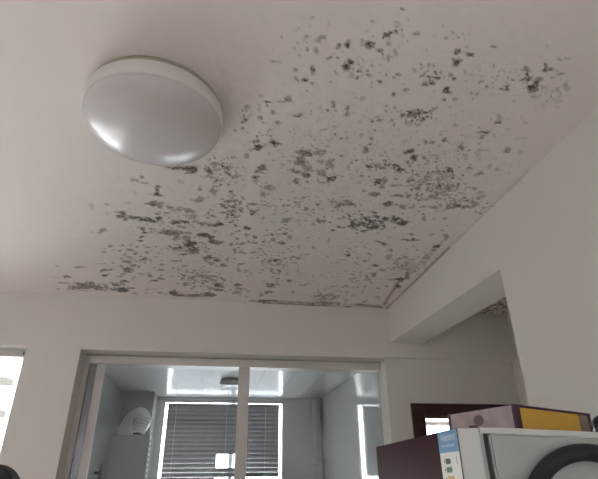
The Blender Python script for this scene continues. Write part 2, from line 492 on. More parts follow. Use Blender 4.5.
# ------------------------------------------------------------------ ceiling with mould
# Patches read off the ceiling: each block is (x offset, y offset) then spots (x, y, half-width, half-height, darkness)
# in sixths of a picture unit; they are laid onto the ceiling plane below.
PATCHES = [
 ((270, 0), [(255,107,14,12,.4),(230,160,14,5,.25),(216,220,11,9,.6),(200,240,6,12,.35),(257,228,4,5,.6),(318,220,22,9,.45),(294,245,12,18,.5),(224,295,10,7,.6),(275,298,20,14,.6),(232,318,6,4,.4),(418,247,8,3,.8),(413,275,14,18,.7),(467,267,16,18,.85),(430,303,9,7,.5),(360,347,24,10,.5),(380,325,10,7,.6),(475,372,26,12,.85),(450,388,20,20,.85),(405,350,12,5,.6),(395,435,12,12,.45),(258,425,16,18,.75),(150,416,12,6,.6),(155,465,10,10,.5),(222,472,18,8,.7),(585,264,16,16,.95),(550,240,10,10,.35),(575,190,12,10,.3),(548,265,8,10,.4),(20,372,26,7,.35),(25,292,8,4,.3),(515,468,12,7,.7),(545,432,8,5,.5),(485,450,10,12,.35),(590,458,8,8,.6),(350,140,8,15,.2)]),
 ((370, 0), [(195,52,9,5,.6),(100,207,24,12,.95),(125,197,12,10,.8),(150,186,10,7,.6),(157,163,9,6,.5),(155,135,15,6,.35),(155,205,8,10,.4),(110,260,12,10,.45),(272,203,16,10,.55),(195,212,10,8,.25),(15,265,12,12,.6),(65,303,12,8,.6),(78,320,5,4,.8),(52,312,6,5,.5),(155,315,8,14,.35),(108,350,8,14,.4),(338,297,8,8,.35),(523,305,12,11,.75),(590,330,10,9,.7),(518,370,20,18,.8),(545,360,8,6,.5),(572,430,10,10,.45),(487,450,8,8,.5),(350,380,8,7,.35),(265,418,10,10,.35),(390,433,14,6,.8),(405,460,18,12,.9),(165,443,12,6,.6),(143,462,8,5,.6),(500,470,10,6,.6),(575,280,15,8,.25)]),
 ((470, 30), [(140,95,16,9,.5),(8,145,14,9,.65),(465,95,14,10,.2),(535,178,18,8,.35),(565,166,18,6,.35),(455,210,9,14,.75),(472,236,24,8,.7),(342,230,18,16,.6),(342,280,8,28,.7),(345,296,28,9,.75),(365,285,12,8,.5),(372,350,30,15,.85),(395,320,18,18,.75),(410,298,14,10,.6),(490,285,18,9,.4),(530,263,22,9,.4),(572,335,16,18,.3),(525,360,12,12,.35),(385,402,30,7,.3),(487,400,8,8,.35),(525,420,28,10,.2),(190,352,12,4,.9),(218,348,16,4,.95),(222,338,10,3,.8),(220,357,10,4,.8),(65,305,16,9,.45),(95,335,10,9,.55),(45,375,12,10,.5),(8,378,8,6,.6),(70,345,8,6,.4),(130,345,12,8,.35),(10,268,14,12,.35),(155,296,12,6,.25),(440,450,12,9,.2),(260,425,12,8,.2)]),
 ((230, 80), [(100,158,14,14,.4),(355,110,20,18,.55),(455,3,25,6,.8),(490,18,8,10,.7),(400,2,18,6,.5),(222,132,16,5,.8),(222,152,8,7,.85),(280,130,60,2.5,.45),(345,130,20,4,.6),(258,193,15,11,.6),(402,213,22,10,.6),(488,183,8,7,.45),(583,180,10,8,.85),(172,175,8,20,.35),(180,225,14,10,.5),(290,252,16,10,.5),(565,297,16,5,.45),(150,363,18,9,.5),(250,378,32,14,.8),(172,403,26,13,.95),(125,418,10,14,.35),(107,455,14,10,.45),(440,440,32,20,.65),(490,450,16,8,.8),(530,440,26,18,.55),(540,165,10,10,.2),(290,420,9,7,.35),(22,300,12,6,.35),(30,343,14,2,.4),(582,392,14,8,.4),(185,95,10,8,.3)]),
 ((330, 80), [(295,8,9,8,.85),(255,18,10,8,.45),(378,83,9,8,.75),(460,57,20,7,.55),(570,28,16,12,.7),(14,132,9,11,.55),(22,160,10,10,.5),(30,180,9,5,.6),(102,172,10,10,.6),(106,203,10,10,.55),(340,155,10,10,.45),(310,153,12,9,.35),(390,160,8,9,.35),(190,120,10,12,.3),(148,107,10,8,.25),(298,217,18,5,.8),(305,212,10,5,.7),(295,240,14,9,.55),(247,249,13,9,.8),(330,185,10,7,.4),(372,243,8,6,.45),(265,303,14,10,.5),(244,350,10,12,.65),(240,380,18,8,.7),(215,408,12,14,.65),(205,430,9,8,.5),(435,212,12,10,.8),(470,205,18,12,.7),(530,195,30,15,.6),(505,210,22,14,.6),(550,230,14,10,.7),(470,260,20,14,.3),(525,270,14,12,.35),(578,370,12,12,.55),(480,425,22,12,.7),(455,435,14,8,.6),(502,458,14,16,.65),(565,462,9,7,.5),(35,322,8,9,.6),(70,347,12,6,.7),(105,350,10,10,.4),(25,285,10,10,.35),(68,452,14,7,.75),(190,328,12,6,.35),(438,372,12,6,.25)]),
 ((430, 80), [(100,60,18,20,.8),(88,118,12,6,.65),(25,172,22,12,.6),(150,115,9,8,.35),(333,38,10,8,.6),(297,62,12,7,.5),(280,82,10,6,.5),(245,75,7,5,.55),(296,12,10,8,.4),(10,15,14,14,.6),(430,53,14,4,.9),(460,58,12,5,.9),(462,42,12,4,.85),(588,50,12,10,.6),(405,252,18,8,.7),(410,220,14,14,.35),(365,232,10,8,.4),(320,312,26,9,.75),(308,335,14,14,.6),(285,315,16,8,.4),(85,360,14,12,.75),(60,330,12,8,.4),(20,375,14,12,.55),(55,392,8,6,.4),(190,402,14,9,.6),(465,420,14,12,.5),(320,420,22,5,.35),(290,440,20,14,.25),(295,380,14,8,.3),(155,270,10,10,.35),(150,255,12,3,.4),(20,450,24,4,.4),(200,185,20,4,.2),(560,350,30,4,.2),(470,295,25,3,.25),(480,228,20,3,.2),(575,255,15,6,.2),(535,435,14,10,.2)]),
 ((150, 150), [(125,104,22,4,.75),(160,112,26,8,.75),(240,116,36,18,.85),(355,130,24,20,.7),(380,85,18,8,.55),(415,90,8,5,.6),(465,105,25,8,.55),(515,163,24,13,.6),(475,150,14,10,.6),(398,182,8,6,.9),(300,233,10,10,.6),(380,252,20,12,.55),(295,293,28,12,.5),(582,35,14,12,.5),(40,220,20,11,.65),(50,238,10,6,.7),(52,264,18,9,.75),(14,318,18,12,.75),(60,318,22,8,.6),(65,340,14,8,.6),(120,345,22,10,.5),(180,350,22,10,.4),(240,363,24,11,.55),(368,358,18,16,.65),(355,375,10,8,.7),(375,395,18,8,.65),(440,378,12,5,.5),(95,378,18,9,.5),(45,382,12,8,.6),(48,405,28,10,.75),(30,428,30,8,.55),(70,435,14,12,.4),(155,430,28,9,.75),(210,428,28,9,.8),(255,400,14,18,.45),(235,395,22,8,.4),(265,422,16,8,.4),(315,437,26,7,.5),(415,443,20,12,.8),(375,450,24,8,.65),(405,425,8,5,.7),(580,468,18,7,.75),(15,470,12,6,.5),(520,400,14,4,.6),(350,283,6,5,.5),(470,205,12,5,.5),(185,190,18,6,.2),(265,460,14,6,.25)]),
 ((250, 150), [(318,22,30,20,.65),(295,65,26,24,.6),(345,112,30,22,.45),(370,35,14,7,.7),(415,20,28,22,.55),(480,85,26,22,.5),(425,65,18,16,.4),(262,123,30,11,.5),(332,150,22,13,.7),(272,182,22,14,.55),(240,203,8,8,.3),(430,128,22,14,.5),(400,128,14,6,.4),(482,172,28,11,.85),(462,185,10,10,.8),(505,170,12,5,.8),(65,110,40,18,.7),(35,130,14,8,.6),(100,118,12,10,.5),(35,165,20,10,.7),(40,185,16,10,.4),(110,228,26,14,.45),(85,265,26,16,.5),(96,60,9,7,.6),(135,63,10,3,.5),(200,88,14,5,.35),(545,34,14,6,.8),(415,187,7,5,.95),(530,335,24,12,.6),(585,320,22,16,.5),(425,428,32,12,.6),(385,445,14,9,.45),(218,418,22,13,.55),(290,420,12,10,.3),(15,370,14,18,.65),(405,325,16,7,.5),(330,350,14,10,.5),(315,285,14,8,.5),(200,378,8,6,.5),(80,408,8,8,.35),(85,330,12,4,.6),(20,325,24,8,.55),(210,330,12,4,.5),(150,360,10,4,.4),(555,400,6,14,.5),(590,100,10,18,.3),(340,385,8,5,.5)]),
 ((350, 150), [(355,12,28,11,.6),(383,40,14,12,.75),(35,63,10,5,.8),(120,100,20,15,.85),(150,95,16,14,.5),(190,110,14,6,.6),(215,70,12,8,.5),(222,88,18,8,.5),(278,93,18,9,.75),(295,118,24,16,.9),(345,72,10,7,.55),(358,95,8,10,.45),(465,68,18,8,.35),(160,190,24,14,.8),(208,185,14,14,.45),(190,218,12,8,.5),(270,172,10,6,.6),(360,183,28,6,.55),(260,215,16,6,.45),(300,210,10,6,.4),(430,188,28,8,.4),(405,230,12,14,.65),(400,262,8,22,.55),(355,272,20,9,.6),(285,273,28,7,.65),(335,255,10,6,.5),(148,265,20,9,.6),(230,320,32,14,.75),(322,340,20,12,.55),(370,340,12,8,.4),(450,292,16,7,.5),(500,278,24,10,.45),(440,340,14,6,.45),(510,345,18,10,.4),(585,348,14,10,.4),(85,243,14,6,.55),(70,157,14,7,.5),(60,195,12,6,.45),(12,325,18,14,.6),(55,365,10,6,.35),(212,412,14,10,.85),(165,398,8,6,.6),(315,435,24,10,.85),(300,445,12,6,.8),(440,412,14,12,.5),(70,435,20,10,.85),(120,425,16,8,.8),(30,450,22,10,.7),(155,465,20,8,.9),(130,470,16,6,.8),(180,445,12,6,.6),(260,430,16,8,.55),(30,410,14,6,.6),(205,458,10,7,.7),(470,145,14,18,.4),(588,128,10,10,.55),(560,275,10,6,.4),(505,180,16,5,.4),(380,472,10,4,.6),(515,215,14,6,.4)]),
 ((430, 130), [(115,243,18,14,.75),(135,265,12,8,.5),(85,262,10,10,.4),(50,245,20,8,.4),(235,228,18,10,.45),(300,258,16,8,.5),(268,270,10,3,.5),(355,220,10,10,.3),(400,238,14,6,.3),(130,333,18,8,.55),(168,328,8,9,.6),(160,348,8,6,.5),(262,352,10,7,.4),(290,375,18,9,.35),(318,400,16,10,.3),(265,443,22,10,.45),(215,460,28,8,.55),(160,452,28,10,.65),(110,462,14,8,.65),(30,462,18,8,.7),(25,400,22,9,.55),(80,395,10,8,.45),(60,350,20,8,.35),(35,300,20,8,.4),(195,380,20,7,.3),(180,298,12,6,.3),(210,155,25,8,.25),(150,170,25,10,.25),(280,160,20,7,.2),(400,170,30,3,.2),(145,435,10,6,.5)]),
 ((50, 230), [(310,10,20,10,.5),(565,14,18,8,.8),(550,40,14,6,.8),(543,62,18,5,.75),(360,98,12,6,.6),(432,95,14,6,.55),(322,132,14,5,.35),(335,110,8,3,.4),(478,123,14,6,.65),(510,141,14,5,.75),(582,103,10,5,.5),(580,135,12,8,.45),(475,162,10,4,.5),(470,188,20,6,.55),(563,172,14,7,.65),(540,182,8,3,.6),(500,215,18,8,.6),(540,218,12,3,.5),(432,217,14,10,.55),(465,236,18,14,.7),(332,200,12,4,.6),(300,203,20,4,.3),(170,220,36,6,.45),(315,242,16,9,.55),(362,238,18,8,.6),(332,271,20,5,.8),(410,278,16,6,.5),(440,264,20,4,.4),(105,280,20,11,.6),(42,217,8,5,.25),(220,310,20,9,.35),(440,308,22,8,.7),(395,324,20,11,.65),(190,338,60,17,.65),(280,345,45,15,.55),(335,340,16,10,.6),(430,357,26,11,.85),(385,352,18,10,.55),(480,345,25,4,.5),(505,378,14,5,.35),(90,318,45,4,.4),(550,258,30,4,.45),(590,270,14,8,.5),(60,282,30,4,.2),(590,355,20,4,.3),(575,378,14,4,.25),(330,230,12,4,.4)]),
 ((150, 230), [(140,20,55,16,.65),(230,15,22,7,.5),(225,43,32,10,.55),(150,58,16,8,.6),(75,15,20,8,.55),(310,32,34,10,.8),(365,45,22,10,.75),(390,72,28,14,.7),(360,70,14,10,.6),(430,63,24,3,.4),(235,90,38,18,.85),(165,108,42,14,.8),(255,120,45,12,.7),(270,138,20,8,.55),(195,148,16,5,.9),(315,80,18,7,.45),(155,183,28,6,.5),(350,165,34,14,.65),(390,182,20,8,.7),(438,208,20,6,.7),(365,203,14,7,.5),(335,185,12,10,.4),(345,132,20,4,.45),(465,180,10,12,.35),(65,208,14,5,.6),(30,225,8,5,.5),(65,240,20,5,.45),(195,217,12,6,.5),(140,227,8,6,.4),(65,292,20,5,.7),(25,305,16,5,.75),(5,272,14,5,.7),(205,270,18,9,.55),(195,290,10,9,.5),(260,275,25,7,.4),(310,275,18,8,.45),(345,285,18,8,.45),(382,300,14,5,.5),(215,325,18,9,.5),(400,328,22,12,.75),(430,335,10,12,.55),(405,355,24,8,.6),(360,350,10,8,.5),(310,338,20,4,.35),(145,378,22,14,.75),(175,388,34,6,.6),(260,388,40,8,.65),(345,385,28,12,.7),(90,383,20,4,.4),(60,375,12,8,.4),(220,392,30,4,.4),(260,400,25,4,.5),(555,80,18,9,.65),(590,70,10,8,.55),(575,35,14,12,.45),(545,130,12,14,.4),(550,203,16,7,.5),(530,240,10,14,.45),(575,245,16,8,.35),(525,328,20,6,.65),(520,350,10,10,.4),(525,375,22,12,.4),(540,380,8,14,.3),(590,438,8,8,.3)]),
 ((250, 230), [(30,40,10,7,.7),(25,75,36,6,.6),(15,133,24,8,.4),(75,92,14,5,.4),(138,53,9,7,.65),(190,82,18,6,.7),(210,20,12,7,.65),(240,40,14,12,.45),(175,25,25,4,.4),(155,180,14,6,.95),(125,183,8,16,.4),(165,157,25,3,.4),(92,143,12,6,.5),(75,157,8,5,.4),(255,160,14,4,.5),(292,168,12,6,.6),(170,208,18,4,.35),(175,245,16,9,.6),(150,260,10,5,.5),(130,238,14,3,.5),(165,288,10,3,.5),(235,303,12,8,.65),(285,240,10,9,.3),(315,330,28,5,.45),(125,330,22,10,.6),(105,372,28,6,.6),(65,385,12,14,.4),(105,425,38,6,.75),(80,435,20,6,.7),(255,370,9,9,.35),(408,365,8,10,.4),(340,145,16,4,.5),(378,103,8,6,.45),(475,60,8,12,.45),(350,45,14,6,.35),(585,150,14,6,.7),(590,110,10,8,.4),(525,193,14,7,.4),(565,180,10,4,.3),(560,335,20,6,.5),(500,338,25,3,.35),(495,2,10,4,.8),(310,437,60,5,.5),(180,440,100,6,.4),(470,440,80,8,.5),(355,452,30,5,.8),(590,460,20,4,.5)]),
 ((350, 230), [(85,3,14,6,.9),(40,22,14,4,.5),(170,70,16,6,.55),(200,80,14,9,.65),(328,60,22,5,.65),(378,58,20,6,.65),(365,25,12,10,.5),(500,30,24,6,.3),(575,38,18,12,.5),(525,100,18,8,.8),(500,122,14,8,.5),(455,165,20,10,.4),(245,122,8,8,.55),(230,160,14,14,.4),(85,183,14,5,.6),(150,210,18,6,.7),(185,235,14,6,.45),(145,265,14,11,.55),(110,295,20,8,.4),(90,340,8,7,.4),(300,297,22,14,.75),(340,275,14,16,.65),(240,297,34,6,.4),(290,335,12,10,.75),(330,165,20,6,.35),(310,210,10,8,.45),(165,405,14,10,.3),(90,430,12,6,.45),(20,395,14,8,.3),(60,445,25,4,.5)]),
 ((80, 160), [(310,120,8,14,.35),(335,120,12,8,.45),(370,110,12,10,.75),(378,138,18,4,.4),(455,158,18,9,.75),(465,172,14,9,.7),(470,204,18,10,.8),(428,257,24,11,.8),(470,268,12,10,.5),(485,280,16,8,.65),(490,257,18,4,.55),(545,290,16,14,.5),(520,275,10,8,.5),(68,270,12,14,.25),(155,265,16,9,.4),(170,262,6,6,.5),(225,313,36,3,.6),(255,315,14,7,.7),(250,340,28,9,.7),(255,328,22,8,.6),(278,358,14,6,.7),(330,345,28,10,.75),(300,332,20,8,.5),(355,365,10,6,.45),(405,358,36,10,.8),(440,365,30,8,.7),(390,340,25,5,.4),(468,347,24,12,.75),(468,322,16,7,.7),(515,318,20,11,.5),(485,375,14,14,.45),(590,295,10,10,.3),(130,420,20,8,.5),(125,433,18,6,.4),(375,415,14,9,.6),(350,405,8,5,.4),(383,437,14,6,.85),(370,460,12,6,.8),(430,412,20,5,.5),(425,432,16,8,.5),(315,427,10,4,.4),(300,287,14,5,.3),(165,322,6,10,.25),(285,255,14,8,.2),(332,200,9,10,.2),(375,228,10,8,.2)]),
]
# speckle clusters: centre, spread, count, speck size, darkness (picture units)
CLUSTERS = [
 (244, 121, 3.5, 8, 45, .75, .7), (262, 131, 7, 7, 60, .8, .7), (224, 168, 13, 9, 90, .7, .75), (234, 207, 8, 10, 130, .75, .8),
 (216, 183, 5, 6, 25, .8, .6), (249, 205, 1.6, 9, 25, .8, .6), (415, 115, 10, 5, 70, .9, .9), (368, 222, 18, 6, 120, 1.0, .85),
 (430, 183, 20, 20, 170, .9, .5), (377, 165, 16, 10, 40, .8, .6), (440, 185, 16, 18, 140, .9, .55), (467, 203, 13, 6, 50, .9, .5),
 (390, 32, 13, 14, 45, .7, .5), (362, 68, 18, 10, 60, .7, .5), (432, 74, 9, 6, 60, .8, .7), (450, 35, 12, 5, 50, .6, .4),
 (300, 155, 20, 12, 60, .8, .4), (325, 178, 10, 6, 40, .7, .8), (305, 205, 14, 12, 60, .7, .6), (345, 208, 10, 9, 40, .8, .5),
 (276, 238, 16, 10, 50, .8, .5), (265, 205, 12, 14, 50, .7, .5), (275, 262, 14, 14, 70, .8, .45), (200, 275, 18, 5, 60, .9, .5),
 (205, 285, 16, 8, 50, .8, .5), (240, 245, 5, 14, 45, .9, .55), (238, 288, 6, 9, 40, .9, .5), (135, 262, 14, 14, 45, .9, .5),
 (100, 286, 22, 3, 45, 1.0, .6), (185, 225, 22, 8, 60, .8, .5), (185, 247, 18, 4, 60, .8, .6), (360, 272, 14, 16, 55, .8, .45),
 (400, 262, 10, 8, 50, .8, .4), (330, 296, 22, 4, 50, .9, .4), (455, 150, 26, 14, 70, .9, .4), (500, 75, 22, 10, 50, .9, .4),
 (545, 90, 16, 10, 60, .9, .35), (300, 45, 14, 14, 30, .7, .4), (350, 120, 40, 25, 90, .6, .4), (420, 265, 12, 12, 40, .8, .4),
 (330, 190, 90, 60, 350, .6, .35), (170, 245, 45, 28, 150, .7, .35), (420, 150, 60, 55, 250, .6, .35), (300, 260, 60, 28, 150, .7, .3),
 (483, 309, 14, 4, 70, 1.0, .6), (500, 304, 8, 6, 45, 1.0, .65),
]
# cracks and edge lines: polyline, half-width, darkness, brown stain
LINES = [
 ([(400, 280), (387.5, 298.5), (384, 306)], .8, .5, .5), ([(356, 304.4), (383, 307.3)], .7, .5, .6),
 ([(386, 309), (395, 302), (417, 280), (434, 263), (450, 247)], .8, .45, .5),
 ([(407, 277), (425, 258), (438, 246), (448, 236)], .8, .25, .2), ([(450, 247), (480, 217), (515, 184), (529, 170)], .7, .10, .15),
 ([(263, 303.6), (300, 305), (337, 307)], .8, .55, .5), ([(250, 301), (275, 301), (320, 303.5)], .6, .35, .3),
 ([(173, 294), (200, 296), (212, 295)], .7, .5, .2), ([(62, 283), (75, 285)], .6, .4, .1), ([(264.5, 101.5), (290, 101.7)], .4, .5, 0),
]
STAINS = [(408, 266, 9, 5, .22), (323, 299, 10, 4, .35), (337, 203, 7, 3, .2), (336, 205, 12, 5, .12), (190, 168, 7, 3, .3), (170, 167, 9, 2, .3),
          (225, 90, 6, 14, .10), (360, 306, 24, 2, .35)]


def axis(a, b, c, d, step, rough=0.15):
    l = np.arange(a, b, rough)
    mid = np.arange(b, c, step)
    r = np.arange(c, d, rough)
    return np.concatenate([l, mid, r, [d]])


def build_ceiling():
    gx = np.concatenate([axis(XL - .1, -1.55, 1.30, 1.31, 0.0065), axis(1.32, 1.6, 2.3, CX + .1, 0.008)])
    gy = axis(YB - .1, 0.35, D + .01, D + .1, 0.0075)
    nx, ny = len(gx), len(gy)
    X, Y = np.meshgrid(gx, gy)
    rel = np.stack([X, Y, np.full_like(X, CEIL - EYE)], -1)
    dep = rel @ np.array(CF)
    ok = dep > 0.2
    dsafe = np.where(ok, dep, 1)
    U = np.where(ok, 299 + FPX * (rel @ np.array(CR)) / dsafe, -999)
    V = np.where(ok, 239.5 - FPX * (rel @ np.array(CU)) / dsafe, -999)
    rng = np.random.default_rng(7)

    def noise(cell, seed):
        g = np.random.default_rng(seed).random((int(7 / cell) + 4, int(7 / cell) + 4))
        fx, fy = (X + 3.5) / cell, (Y + 3.0) / cell
        ix, iy = fx.astype(int), fy.astype(int)
        tx, ty = fx - ix, fy - iy
        tx, ty = tx * tx * (3 - 2 * tx), ty * ty * (3 - 2 * ty)
        return (g[iy, ix] * (1 - tx) + g[iy, ix + 1] * tx) * (1 - ty) + (g[iy + 1, ix] * (1 - tx) + g[iy + 1, ix + 1] * tx) * ty
    nA, nB, nC = noise(0.045, 1), noise(0.018, 2), noise(0.011, 3)
    warp = 0.6 * (nA - .5) + 0.9 * (nB - .5) + 0.8 * (nC - .5)
    wx, wy = (noise(0.03, 4) - .5) * 2.2, (noise(0.03, 5) - .5) * 1.6
    mould = np.zeros_like(X)
    stain = np.zeros_like(X)

    def spot(dst, cx, cy, rx, ry, dark, rag=1.0, soft=0.32):
        R = max(rx, ry) * 2 + 3
        # bounding rows and columns of the patch on the grid
        msk = (np.abs(U - cx) < R) & (np.abs(V - cy) < R)
        js, is_ = np.where(msk.any(1))[0], np.where(msk.any(0))[0]
        if not len(js):
            return
        sl = (slice(js[0], js[-1] + 1), slice(is_[0], is_[-1] + 1))
        k = min(1.0, rx / 3) * rag
        u = (U[sl] - cx + wx[sl] * k) / rx
        v = (V[sl] - cy + wy[sl] * k) / ry
        d = np.sqrt(u * u + v * v) + rag * 1.15 * warp[sl]
        t = np.clip((1 + soft - d) / (2 * soft), 0, 1)
        dst[sl] = np.maximum(dst[sl], dark * t * t * (3 - 2 * t))
    for (ox, oy), sp in PATCHES:
        for x, y, w, h, dk in sp:
            spot(mould, ox + x / 5.98, oy + y / 5.98, max(.6, w / 5.98 * 1.12), max(.5, h / 5.98 * 1.12), min(1, dk * 1.2))
    grime = np.zeros_like(X)
    for cx, cy, sx, sy, n, size, dk in CLUSTERS:
        for _ in range(n):
            x, y = rng.normal(cx, sx * .75), rng.normal(cy, sy * .75)
            seam = 235 + (290 - y) * 0.138
            if abs(x - seam - 3) < 7 and rng.random() < .85:
                continue
            if y > 307 + (x - 330) * .052 + (30 if x > 460 else 0):
                continue
            if (x - 153) ** 2 / 74 ** 2 + (y - 112) ** 2 / 54 ** 2 < 1:
                continue
            s = size * rng.uniform(.7, 1.45)
            k = 1.5 if y > 170 else 1.0
            spot(mould, x, y, s * k, s * .72, min(1, dk * rng.uniform(.7, 1.6)), .5, .42)
        spot(grime, cx, cy, sx * 1.3, sy * 1.3, min(.12, n / (sx * sy) * .05), .6, .6)
    big = np.zeros_like(X)
    for a in ((340, 170, 150, 115, .085), (180, 240, 85, 55, .075), (480, 90, 90, 60, .06)):
        spot(big, *a, .8, .6)
    seam_px = 235 + (290 - V) * 0.138
    band = np.clip((np.abs(U - seam_px - 3) - 6) / 2, 0, 1)
    grime = np.maximum(grime, big * (.6 + .8 * nA)) * (.25 + .75 * band)
    for pts, hw, dk, br in LINES:
        for (x0, y0), (x1, y1) in zip(pts, pts[1:]):
            n = max(2, int(math.hypot(x1 - x0, y1 - y0) / 1.0))
            for i in range(n):
                t = i / n
                x, y = x0 + (x1 - x0) * t, y0 + (y1 - y0) * t
                if rng.random() < .85:
                    spot(mould, x, y, 1.0 * hw + .3, hw, dk * rng.uniform(.5, 1.1), .6, .5)
                if br:
                    spot(stain, x, y, 2.2 * hw, 2.2 * hw, br, .5, .6)
    for x, y, w, h, dk in STAINS:
        spot(stain, x, y, w, h, dk, 1.0, .7)
    mould = np.clip(np.maximum(mould, grime * (.5 + nC)) * (.75 + .5 * nC), 0, 1)
    verts = np.stack([X, Y, np.full_like(X, CEIL)], -1).reshape(-1, 3)
    j, i = np.meshgrid(np.arange(ny - 1), np.arange(nx - 1), indexing='ij')
    a = (j * nx + i).ravel()
    quads = np.stack([a, a + nx, a + nx + 1, a + 1], -1)
    me = bpy.data.meshes.new('ceiling')
    me.vertices.add(len(verts))
    me.vertices.foreach_set('co', verts.astype(np.float32).ravel())
    me.loops.add(quads.size)
    me.loops.foreach_set('vertex_index', quads.astype(np.int32).ravel())
    me.polygons.add(len(quads))
    me.polygons.foreach_set('loop_start', np.arange(0, quads.size, 4, dtype=np.int32))
    me.update(calc_edges=True)
    for nm, arr in (('mould', mould), ('stain', stain)):
        at = me.attributes.new(nm, 'FLOAT', 'POINT')
        at.data.foreach_set('value', arr.astype(np.float32).ravel())
    me.materials.append(M['ceil'])
    o = bpy.data.objects.new('ceiling', me)
    COL.objects.link(o)
    struct(o, 'white painted ceiling covered with dark mould specks and patches', 'ceiling')


build_ceiling()
struct(box('roof_slab', XL - .2, 3.7, YB - .2, D + .3, CEIL + .1, CEIL + .25, M['paint']), 'slab above the ceiling', 'ceiling')

# ------------------------------------------------------------------ left window in the front wall
w1 = struct(empty('window_1', (WX0, 3.62, WZ0)), 'bright white-framed window at the left end of the front wall', 'window')


def part(name, x0, x1, y0, y1, z0, z1, material, parent, bev=0.002):
    o = parent.matrix_basis.translation
    return box(name, x0 - o.x, x1 - o.x, y0 - o.y, y1 - o.y, z0 - o.z, z1 - o.z, material, parent, bev)


part('top_rail', WX0, WX1, 3.575, 3.66, 2.166, WZ1 - .006, M['rail'], w1)
part('rail_bracket', WX1 - .047, WX1 - .041, 3.572, 3.575, 2.178, 2.202, M['gasket'], w1, 0)
part('bottom_rail', WX0, WX1, 3.60, 3.66, WZ0, WZ0 + .05, M['upvc'], w1)
for a, b in ((WX0, WX0 + .05), (-2.17, -2.12), (WX1 - .05, WX1)):
    part('stile', a, b, 3.60, 3.66, WZ0 + .05, 2.182, M['upvc'], w1)
for a, b in ((WX0 + .05, -2.17), (-2.12, WX1 - .05)):
    part('pane', a, b, 3.628, 3.632, WZ0 + .05, 2.182, M['wglass'], w1, 0)

# ------------------------------------------------------------------ sliding door to the kitchen
d1 = struct(empty('door_1', (0.15, 3.65, 0)), 'pale framed glass sliding door to the kitchen', 'door')
YF = 3.65
part('top_track', DX0, DX1, YF - .012, YF + .115, EYE + .748, HEAD - .007, M['frame'], d1, .003)
part('jamb', DX0, -.903, YF - .005, YF + .11, 0, EYE + .748, M['frame'], d1, .003)
part('channel', -.903, -.851, YF + .006, YF + .07, 0, EYE + .748, M['chrome'], d1, .002)
pl = empty('sliding_panel')
pl.parent = d1


def sub(name, x0, x1, y0, y1, z0, z1, material, parent, base, bev=0.003):
    return box(name, x0 - base[0], x1 - base[0], y0 - base[1], y1 - base[1], z0 - base[2], z1 - base[2], material, parent, bev)


B1 = (0.15, 3.65, 0)
sub('stile', -.851, -.797, YF + .004, YF + .044, .02, EYE + .752, M['frame'], pl, B1)
sub('stile', .160, .240, YF + .004, YF + .044, .02, EYE + .752, M['frame'], pl, B1)
sub('bottom_rail', -.797, .160, YF + .004, YF + .044, .02, .11, M['frame'], pl, B1)
sub('pane', -.797, .160, YF + .021, YF + .026, .11, EYE + .752, M['glass'], pl, B1, 0)
pr = empty('sliding_panel')
pr.parent = d1
sub('stile', .175, .235, YF + .058, YF + .098, .02, EYE + .752, M['frame'], pr, B1)
sub('bottom_rail', .235, DX2, YF + .058, YF + .098, .02, .11, M['frame'], pr, B1)
sub('pane', .235, DX2, YF + .076, YF + .081, .11, EYE + .752, M['glass'], pr, B1, 0)

# ------------------------------------------------------------------ kitchen shell
struct(box('wall_kitchen_right', KX1, KX1 + .1, D + .3, KY + .1, 0, KZ, M['ktile']), 'glossy pale wall on the right of the kitchen', 'wall')
wkl = struct(box('wall_kitchen_left', KX0 - .12, KX0 - .004, D + .3, KY + .1, 0, KZ, M['grout']), 'pale tiled wall on the left of the kitchen', 'wall')
tile_me = None
for j in range(8):
    for i in range(5):
        y0, z0 = D + .30 + i * .50, j * .2875
        if y0 + .5 > KY:
            continue
        if tile_me is None:
            t = box('tile', -.004, 0, 0, .497, 0, .2845, M['gtile'], wkl, .001)
            tile_me = t.data
        else:
            t = bpy.data.objects.new('tile', tile_me)
            COL.objects.link(t)
            t.parent = wkl
        t.location = (KX0, y0, z0)

kc = struct(box('ceiling_kitchen', KX0 - .1, KX1 + .1, D + .3, KY + .1, KZ + .006, KZ + .06, M['grout']), 'glossy white panelled kitchen ceiling', 'ceiling')
n = 8
w = (KX1 - KX0) / n
panel_me = None
for i in range(n):
    if panel_me is None:
        t = box('ceiling_panel', 0, w - .004, 0, KY - D - .3, 0, .006, M['kceil'], kc)
        panel_me = t.data
    else:
        t = bpy.data.objects.new('ceiling_panel', panel_me)
        COL.objects.link(t)
        t.parent = kc
    t.location = (KX0 + .002 + i * w, D + .3, KZ)

GX0, GX1, GZ0, GZ1 = -.590, .832, 0.80, EYE + .841


def solid_k(x, z):
    return not (GX0 < x < GX1 and GZ0 < z < GZ1)


wk = wall_holes('wall_kitchen_far', [KX0 - .1, GX0, GX1, KX1 + .1], [0, GZ0, GZ1, KZ + .06], solid_k, KY, KY + .10, M['ktile'])
wk['label'] = 'glossy pale far wall of the kitchen around its window'
wk['category'] = 'wall'
w2 = struct(empty('window_2', (GX0, KY + .12, GZ0)), 'kitchen window behind the blind', 'window')
part('bottom_rail', GX0 - .1, GX1 + .1, KY + .10, KY + .15, GZ0 - .06, GZ0 + .01, M['upvc'], w2)
part('top_rail', GX0 - .1, GX1 + .1, KY + .10, KY + .15, GZ1 + .03, GZ1 + .09, M['upvc'], w2)
for a, b in ((GX0 - .10, GX0 - .05), (.20, .25), (GX1 + .05, GX1 + .10)):
    part('stile', a, b, KY + .10, KY + .15, GZ0 + .01, GZ1 + .03, M['upvc'], w2)
for a, b in ((GX0 - .05, .20), (.25, GX1 + .05)):
    part('pane', a, b, KY + .123, KY + .127, GZ0 + .01, GZ1 + .03, M['wglass'], w2, 0)
